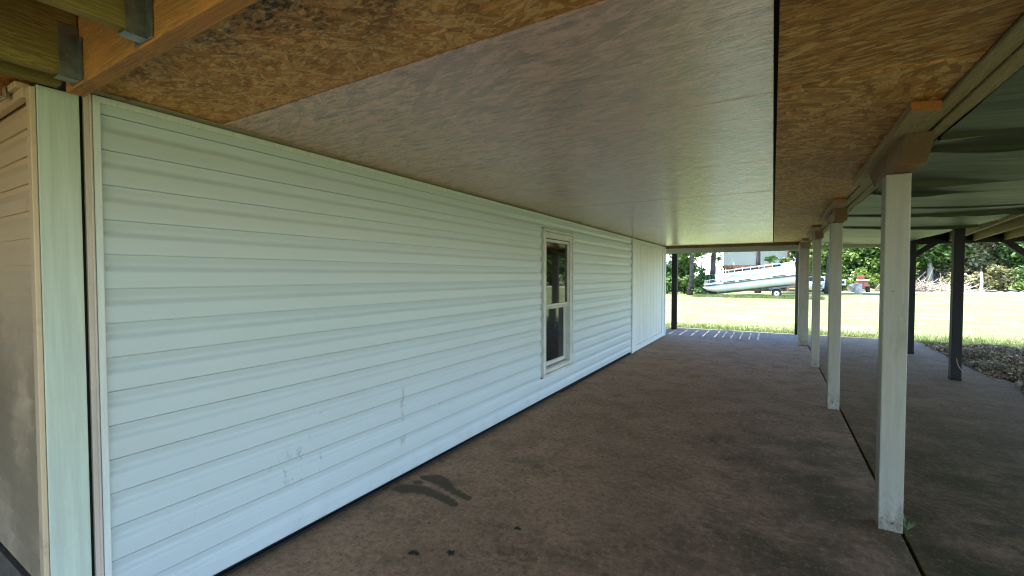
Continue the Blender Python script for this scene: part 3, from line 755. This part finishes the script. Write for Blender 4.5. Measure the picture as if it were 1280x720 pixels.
# ------------------------------------------------------------------ neighbour's buildings
nh = thing('raised_house', 'white metal sided house raised on a rusty brown base behind the boat', 'house', (-1.6, 52, 0))
m = MB(); m.box(-4.55, 1.32, 52.0, 60, 2.62, 6.0)
x = -4.5
while x < 1.3: m.box(x, x + .04, 51.975, 52.0, 2.62, 6.0); x += .24
m.build('wall', 'metal_siding', nh)
m = MB(); m.box(-4.62, 1.38, 51.94, 60.1, 2.30, 2.618); m.box(-4.3, -3.4, 52.1, 52.3, 0, 2.3); m.box(-4.4, 1.2, 56, 56.2, 0, 2.3)
m.build('base_band', 'rust_brown', nh)
for x in (-4.45, -1.5, 1.2): MB().box(x - .1, x + .1, 52.1, 52.3, -.1, 2.3).build('stilt', 'bark', nh)
MB().prism([(-5.0, 51.5, 6.0), (1.8, 51.5, 6.0), (-1.6, 51.5, 7.9)], (0, 9, 0)).build('roof', 'roof_grey', nh)
MB().box(1.22, 1.42, 51.86, 51.98, -.1, 6).build('corner_board', 'rust_brown', nh)
sh = thing('brown_shed', 'low brown shed with pale roof behind the boat stern', 'shed', (3.2, 66, 0))
MB().box(1.6, 5.4, 65, 70, -.1, 3.05).build('wall', 'rust_brown', sh)
MB().prism([(1.2, 64.6, 3.05), (5.8, 64.6, 3.05), (3.5, 64.6, 4.2)], (0, 6, 0)).build('roof', 'roof_white', sh)
lb = thing('low_building', 'low building with bright white metal roof between the left tree trunks', 'building', (-10, 64, 0))
MB().box(-16, -6.6, 62, 70, -.1, 1.6).build('wall', 'metal_siding', lb)
MB().prism([(-16.6, 61.4, 1.6), (-16.6, 70.6, 1.6), (-16.6, 66, 4.6)], (10.2, 0, 0)).build('roof', 'roof_white', lb)
gs = thing('grey_shed', 'slate grey shed behind the white trunked tree', 'shed', (15, 68, 0))
MB().box(12.6, 17.6, 66, 70, -.1, 4.0).build('wall', 'shed_slate', gs)
MB().prism([(12.3, 65.7, 4.0), (17.9, 65.7, 4.0), (15.1, 65.7, 5.2)], (0, 4.6, 0)).build('roof', 'roof_grey', gs)
for x in (13.0, 15.2): MB().box(x, x + .12, 65.94, 66, 0, 3.9).build('batten', 'frame_grey', gs)
# parked car glimpsed between the posts
car = thing('parked_car', 'pale blue grey car parked under trees, glimpsed between white posts', 'car', (3.6, 53, 0))
side = [(0.25, .35), (.25, .8), (.5, .95), (1.35, 1.02), (1.85, 1.5), (3.3, 1.52), (3.95, 1.05), (4.45, .95), (4.5, .35)]
cx0 = 2.75
MB().prism([(cx0, 51 + q, z - .06) for q, z in side], (1.75, 0, 0)).build('body', 'car_paint', car, bevel=.08)
MB().hexa([(cx0 + .15, 52.33, 1.0), (cx0 + 1.6, 52.33, 1.0), (cx0 + 1.6, 52.40, 1.0), (cx0 + .15, 52.40, 1.0)], [(cx0 + .25, 52.74, 1.38), (cx0 + 1.5, 52.74, 1.38), (cx0 + 1.5, 52.80, 1.38), (cx0 + .25, 52.80, 1.38)]).build('windscreen', 'glass_dark', car)
for x in (cx0 + .05, cx0 + 1.70):
    for yy in (52.0, 54.7):
        wl = MB().disc((x, yy, .27), .33, .2, 'x', 20).build('wheel', 'tyre_black', car, bevel=.03); MB().disc((x + (-.08 if x < 3.5 else .08), yy, .27), .19, .08, 'x', 16).build('rim', 'steel_galv', wl)
for x in (cx0 + .3, cx0 + 1.45): MB().disc((x, 51.22, .62), .10, .05, 'y', 12).build('headlight', 'sign_white', car)
MB().box(cx0 + .5, cx0 + 1.25, 51.21, 51.24, .42, .62).build('grille', 'boat_dark', car)
# small red tractor by the brush
tc = thing('garden_tractor', 'small red tractor with white hood top beside the brush pile', 'tractor', (7.35, 53, 0))
ox, oy = 7.3, 53
MB().box(ox - .35, ox + .35, oy - .6, oy + .5, .5, 1.05).build('hood', 'red_paint', tc, bevel=.06)
MB().box(ox - .46, ox + .46, oy - .66, oy + .1, 1.06, 1.16).build('hood_top', 'sign_white', tc, bevel=.03)
m = MB(); m.box(ox - .3, ox - .06, oy - .63, oy - .6, .55, 1.0); m.box(ox + .06, ox + .3, oy - .63, oy - .6, .55, 1.0); m.build('grille', 'rust_brown', tc)
MB().box(ox - .28, ox + .28, oy + .6, oy + 1.0, .85, 1.55).build('seat', 'red_paint', tc, bevel=.08)
MB().box(ox - .3, ox + .3, oy + .4, oy + 1.3, .4, .85).build('rear_body', 'red_paint', tc, bevel=.05)
MB().tube([(ox, oy + .3, .9), (ox, oy + .45, 1.35)], .03, 6).build('steering_column', 'boat_dark', tc)
for s_ in (-1, 1):
    MB().disc((ox + s_ * .45, oy - .3, .17), .24, .18, 'x', 18).build('wheel', 'tyre_black', tc, bevel=.03)
    MB().disc((ox + s_ * .55, oy + .9, .34), .42, .26, 'x', 20).build('wheel', 'tyre_black', tc, bevel=.04)
# cut log beside it
m = MB(); m.tube([(6.05, 50.2, .34), (6.2, 50.3, .42), (6.75, 50.4, .42)], [.36, .42, .40], 12); m.tube([(6.6, 49.9, -.06), (6.62, 49.9, .8)], [.3, .26], 12)
tag(m.build('cut_log', 'bark_pale', smooth=False), 'grey cut log section lying at the left of the red tractor', 'log')
sg = thing('small_sign', 'small white sign with a dark middle at the wood edge', 'sign', (6.05, 56, 0))
MB().box(5.9, 6.4, 56, 56.04, .55, 1.15).build('board', 'sign_white', sg)
MB().box(6.05, 6.28, 55.99, 55.998, .72, .98).build('dark_patch', 'boat_dark', sg)
MB().box(6.1, 6.18, 56.04, 56.1, -.1, .6).build('stake', 'bark', sg)

# ------------------------------------------------------------------ trees
def crown(mb, rr, c, rad, n, size, gaps=.5):
    blobs = []
    for k in range(int(10 + rad[0] * 5)):
        u = Vector((rr.gauss(0, 1), rr.gauss(0, 1), rr.gauss(0, 1))).normalized() * rr.uniform(.45, 1.0)
        blobs.append((Vector((c[0] + u.x * rad[0], c[1] + u.y * rad[1], c[2] + u.z * rad[2])), rr.uniform(.22, .45) * rad[0]))
    for k in range(n):
        b, br = rr.choice(blobs)
        p = b + Vector((rr.gauss(0, .55), rr.gauss(0, .55), rr.gauss(0, .42))) * br
        if p.z < .02: continue
        s_ = size * rr.uniform(.5, 1.3)
        u = Vector((rr.gauss(0, 1), rr.gauss(0, 1), rr.gauss(0, .5))).normalized() * s_; v = Vector((rr.gauss(0, 1), rr.gauss(0, 1), rr.gauss(0, .6))); v = (v - u * (v.dot(u) / u.length_squared)).normalized() * s_ * .55
        mb.add([p - u, p - v + u * .1, p + u, p + v + u * .1], [(0, 1, 2, 3)])
    return blobs
def tree(x, y, h, tr_, c, rad, leaf, n, size, label, name='tree', lean=0.0, bark='bark', low=None, group=None, seed=0, cat='tree'):
    rr = random.Random(int(x * 97 + y * 31) + seed)
    o = thing(name, label, cat, (x, y, -.06), group)
    pts = []; rad_ = []
    for k in range(7):
        f_ = k / 6; pts.append((x + lean * f_ * h + rr.gauss(0, .03) * h * .12, y + rr.gauss(0, .02) * h * .1, -.08 + f_ * h)); rad_.append(tr_ * (1.25 if k == 0 else 1 - .75 * f_))
    m = MB(); m.tube(pts, rad_, 10)
    L = MB(); bl = crown(L, rr, (x + lean * h * .8 + c[0], y + c[1], c[2]), rad, n, size)
    if low: 
        for (cc, rd, nn) in low: bl += crown(L, rr, (x + cc[0], y + cc[1], cc[2]), rd, nn, size)
    for b, br in bl[:14]:
        f_ = min(.95, max(.25, (b.z - .8) / h)); k = f_ * 6; i = int(k); q = Vector(pts[i]).lerp(Vector(pts[min(6, i + 1)]), k - i)
        if (b - q).length < 6: m.tube([q, q.lerp(b, .55) + Vector((0, 0, .25)), b], [tr_ * .35, tr_ * .2, .02], 5)
    m.build('trunk', bark, o, smooth=True)
    L.build('crown', leaf, o)
    return o
# left, between the end of the wall and the boat
tree(-5.75, 38.4, 9, .20, (0, 0, 6.6), (2.6, 2.2, 2.6), 'leaf_mid', 5200, .16, 'slender grey trunked tree left of the boat bow', lean=.02, low=[((-.9, .4, 3.6), (1.3, 1, .9), 900), ((1.1, .3, 3.9), (1.1, 1, .6), 500)])
tree(-4.25, 40.0, 11, .25, (.4, 0, 9.0), (3, 2.6, 2.4), 'leaf_mid', 4500, .17, 'thick grey tree trunk rising behind the boat bow', low=[((-1.0, 0, 3.3), (.9, .8, .25), 90), ((.5, -.4, 3.0), (.3, .3, .2), 30)])
tree(-5.15, 39.8, 2.9, .12, (0, 0, 1.2), (.7, .7, .9), 'leaf_dark', 900, .13, 'broken dark snag with leafy suckers beside the slender tree', name='tree_snag')
tree(-1.18, 46, 11, .24, (0, 0, 8.6), (3, 3, 2.4), 'leaf_mid', 4000, .18, 'dark straight trunk in front of the white raised house')
tree(.45, 43, 2.6, .06, (0, 0, 2.45), (.55, .5, .5), 'leaf_bright', 380, .15, 'young bright green sapling behind the boat stern', name='sapling', low=[((-.6, 0, 2.9), (.5, .25, .2), 130)])
tree(3.0, 56, 10, .25, (.4, 0, 6.2), (2.0, 2.4, 3.2), 'leaf_bright', 4200, .18, 'leafy tree showing in the narrow gap by the widest white post', low=[((.1, -.4, 2.9), (1.2, .8, .9), 900)])
tree(4.15, 47.5, 9, .22, (0, 0, 6.6), (2.8, 2.4, 2.8), 'leaf_mid', 5200, .18, 'leaning reddish trunk seen between two white posts', lean=.03, low=[((-.7, 3, 3.0), (.9, .8, .9), 900)])
# left background
for k, (x, y, h, lf, lab) in enumerate(((-11.4, 48, 10, 'leaf_dark', 'dark leafy tree partly behind the end of the white wall'), (-8.6, 52, 11, 'leaf_mid', 'tall green tree beyond the dark corner post'), (-15.0, 62, 12, 'leaf_dark', 'tree far to the left beyond the low white roof'))):
    tree(x, y, h, .28, (0, 0, h * .62), (3.0, 2.6, h * .32), lf, 6500, .2, lab, low=[((.5, -1, 1.9), (1.9, 1.2, 1.6), 2600)])
# undergrowth
def bush(x, y, rad, leaf, n, size, label, seed=0):
    rr = random.Random(int(x * 53 + y) + seed); m = MB(); crown(m, rr, (x, y, rad[2] * .75), rad, n, size)
    o = thing('bush', label, 'bush', (x, y, -.06)); m.build('foliage', leaf, o)
    s_ = MB()
    for k in range(6): a = rr.uniform(0, 6.28); s_.tube([(x, y, -.06), (x + math.cos(a) * rad[0] * .5, y + math.sin(a) * rad[1] * .5, rad[2])], [.04, .012], 5)
    s_.build('stem', 'bark', o)
bush(-6.7, 41.2, (1.0, .8, .9), 'leaf_mid', 1800, .13, 'green bush under the slender tree left of the boat')
bush(-5.0, 41.0, (.9, .7, .55), 'leaf_mid', 1300, .12, 'low green bush at the bow of the boat')
bush(-4.9, 37.6, (.55, .4, .35), 'leaf_dark', 700, .10, 'weedy shrub around the trailer tongue')
bush(-8.0, 40.5, (.9, .8, 1.0), 'leaf_dark', 1700, .14, 'dark bush at the grass edge beside the wall end')
# right hand wood, all beyond the field
RW = [(6.0, 64, 13, 'leaf_mid', 'bark', 'green tree of the wood edge left of the red tractor'),
      (8.6, 63, 12, 'leaf_mid', 'bark', 'leafy tree standing directly behind the red tractor'),
      (11.6, 66, 14, 'leaf_bright', 'bark', 'bright green tree behind the heap of dead branches'),
      (14.6, 64.2, 13, 'leaf_mid', 'bark_pale', 'tree with pale trunk in front of the slate shed'),
      (17.6, 66, 13, 'leaf_dry', 'bark', 'dull tree hung with brown vines right of the lone dark post'),
      (19.8, 67, 13, 'leaf_dry', 'bark_pale', 'brownish tree over the thicket at right'),
      (22.6, 65, 12, 'leaf_dark', 'bark', 'darkest green tree at the right edge of the wood'),
      (26.5, 66, 13, 'leaf_bright', 'bark', 'bright tree beyond the right end of the thicket')]
for k, (x, y, h, lf, bk, lab) in enumerate(RW):
    tree(x, y, h, .27, (0, 0, h * .55), (3.1, 2.4, h * .40), lf, 9500, .21, lab, bark=bk, low=[((0, -1.2, 3.0), (2.3, 1.3, 2.0), 3400)] if k != 3 else [((.3, .5, 5.0), (1.8, 1.3, 1.3), 1800)])
m = MB(); rr = random.Random(77)
for k in range(26): crown(m, rr, (rr.uniform(2, 40), rr.uniform(72, 80), rr.uniform(2, 7)), (3.2, 2, 3.2), 1100, .33)
for k in range(14): crown(m, rr, (rr.uniform(-40, -10), rr.uniform(72, 84), rr.uniform(2, 7)), (3.4, 2, 3.2), 1000, .35)
stuff(m.build('far_wood', 'leaf_dark'), 'dense dark wood closing off the background', 'wood')
bush(8.4, 59.5, (1.5, .9, 1.2), 'leaf_bright', 2600, .15, 'bright green bush behind the red tractor')
bush(6.2, 60.5, (1.1, .8, 1.0), 'leaf_mid', 1500, .15, 'green bush behind the small white sign')
bush(11.4, 61.0, (1.7, .9, 1.8), 'leaf_bright', 3600, .15, 'tall vivid green bush left of the pale trunk')
bush(16.6, 61.5, (1.5, .9, 1.2), 'leaf_dry', 2400, .14, 'brown vine tangle just right of the lone dark post')
bush(18.9, 61.5, (1.4, .9, 1.5), 'leaf_dry', 2600, .14, 'taller dry thicket in the right background')
bush(21.3, 61.2, (1.6, .9, 1.4), 'leaf_dark', 3000, .14, 'dark green bush at the right edge of the picture', 3)
bush(20.6, 60.4, (.8, .6, .6), 'leaf_mid', 900, .12, 'small green bush in front of the dark one')
# brush heap of dead branches
m = MB(); rr = random.Random(9)
for k in range(300):
    x = rr.gauss(12.6, 2.3); y = rr.uniform(56.5, 59.5); l = rr.uniform(.5, 1.9); a = rr.uniform(0, 6.28); e = rr.gauss(.25, .4)
    hh = max(0, .75 - abs(x - 12.4) * .16) * rr.random()
    p = Vector((x, y, -.05 + hh)); q = p + Vector((math.cos(a) * math.cos(e), math.sin(a) * math.cos(e), abs(math.sin(e)))) * l
    m.tube([p, p.lerp(q, .5) + Vector((rr.gauss(0, .05), 0, rr.gauss(0, .06))), q], [.035, .025, .01], 4)
tag(m.build('brush_heap', 'dead_wood'), 'heap of bleached dead branches at the far side of the lawn', 'brush heap')
for (xx, zz, dx, dz, lab) in ((8.7, -.1, 1.6, 2.2, 'tall dead branch leaning up beside the red tractor'), (9.1, -.1, 1.3, 1.2, 'lower dead branch sticking out right of the red tractor'), (13.9, -.1, 1.9, 1.0, 'long pale branch poking from the right end of the brush heap')):
    m = MB(); m.tube([(xx, 56.3, zz), (xx + dx * .6, 56.4, zz + dz * .7), (xx + dx, 56.3, zz + dz)], [.10, .07, .03], 6); m.tube([(xx + dx * .5, 56.36, zz + dz * .58), (xx + dx * .5 + .4, 56.3, zz + dz * .58 + .15), (xx + dx * .5 + .75, 56.3, zz + dz * .55 + .5)], [.05, .035, .012], 5)
    tag(m.build('dead_branch', 'dead_wood', smooth=True), lab, 'branch')
m = MB(); m.tube([(17.45, 60.2, -.1), (17.5, 60.2, 1.0), (17.42, 60.2, 1.9)], [.13, .11, .09], 8)
tag(m.build('dead_stump', 'bark_pale'), 'short pale dead stump standing in front of the brown thicket', 'stump')

# ------------------------------------------------------------------ light, sky, camera
w = bpy.data.worlds.new('World'); S.world = w; w.use_nodes = True
nt = w.node_tree; bg = nt.nodes['Background']; sky = nt.nodes.new('ShaderNodeTexSky'); sky.sky_type = 'NISHITA'
d = Vector((.42, .12, -.885)).normalized()
to_sun = -d
sky.sun_disc = False; sky.sun_elevation = math.asin(to_sun.z); sky.sun_rotation = math.atan2(to_sun.x, to_sun.y)
sky.air_density = 1.0; sky.dust_density = .3; sky.ozone_density = 3.0
nt.links.new(sky.outputs[0], bg.inputs[0]); bg.inputs[1].default_value = .14
sl = bpy.data.lights.new('sun', 'SUN'); sl.energy = 3.6; sl.angle = R_(.5); sl.color = (1, .95, .86)
so = bpy.data.objects.new('sun', sl); COL.objects.link(so); so.rotation_euler = d.to_track_quat('-Z', 'Y').to_euler()
cam = bpy.data.cameras.new('camera'); co = bpy.data.objects.new('camera', cam); COL.objects.link(co)
cam.sensor_width = 36; cam.lens = 553.944 / 1280 * 36; cam.clip_end = 500; cam.clip_start = .02
yaw, pitch, roll = .5319, -.0281, -.0004
fw = Vector((-math.sin(yaw) * math.cos(pitch), math.cos(yaw) * math.cos(pitch), math.sin(pitch))); rt = Vector((math.cos(yaw), math.sin(yaw), 0)); up = rt.cross(fw)
r2 = rt * math.cos(roll) + up * math.sin(roll); u2 = -rt * math.sin(roll) + up * math.cos(roll)
mw = Matrix(((r2.x, u2.x, -fw.x, 0), (r2.y, u2.y, -fw.y, 0), (r2.z, u2.z, -fw.z, 1.55), (0, 0, 0, 1)))
co.matrix_world = mw
S.camera = co
S.view_settings.view_transform = 'Standard'; S.view_settings.look = 'None'; S.view_settings.gamma = 1; S.view_settings.use_curve_mapping = False
S.view_settings.exposure = 2.88
c = S.cycles
c.pixel_filter_type = 'BLACKMAN_HARRIS'; c.filter_width = 1.15
c.max_bounces = 10; c.diffuse_bounces = 7; c.glossy_bounces = 4; c.transmission_bounces = 4; c.use_denoising = True
c.caustics_reflective = False; c.caustics_refractive = False; c.sample_clamp_indirect = 8
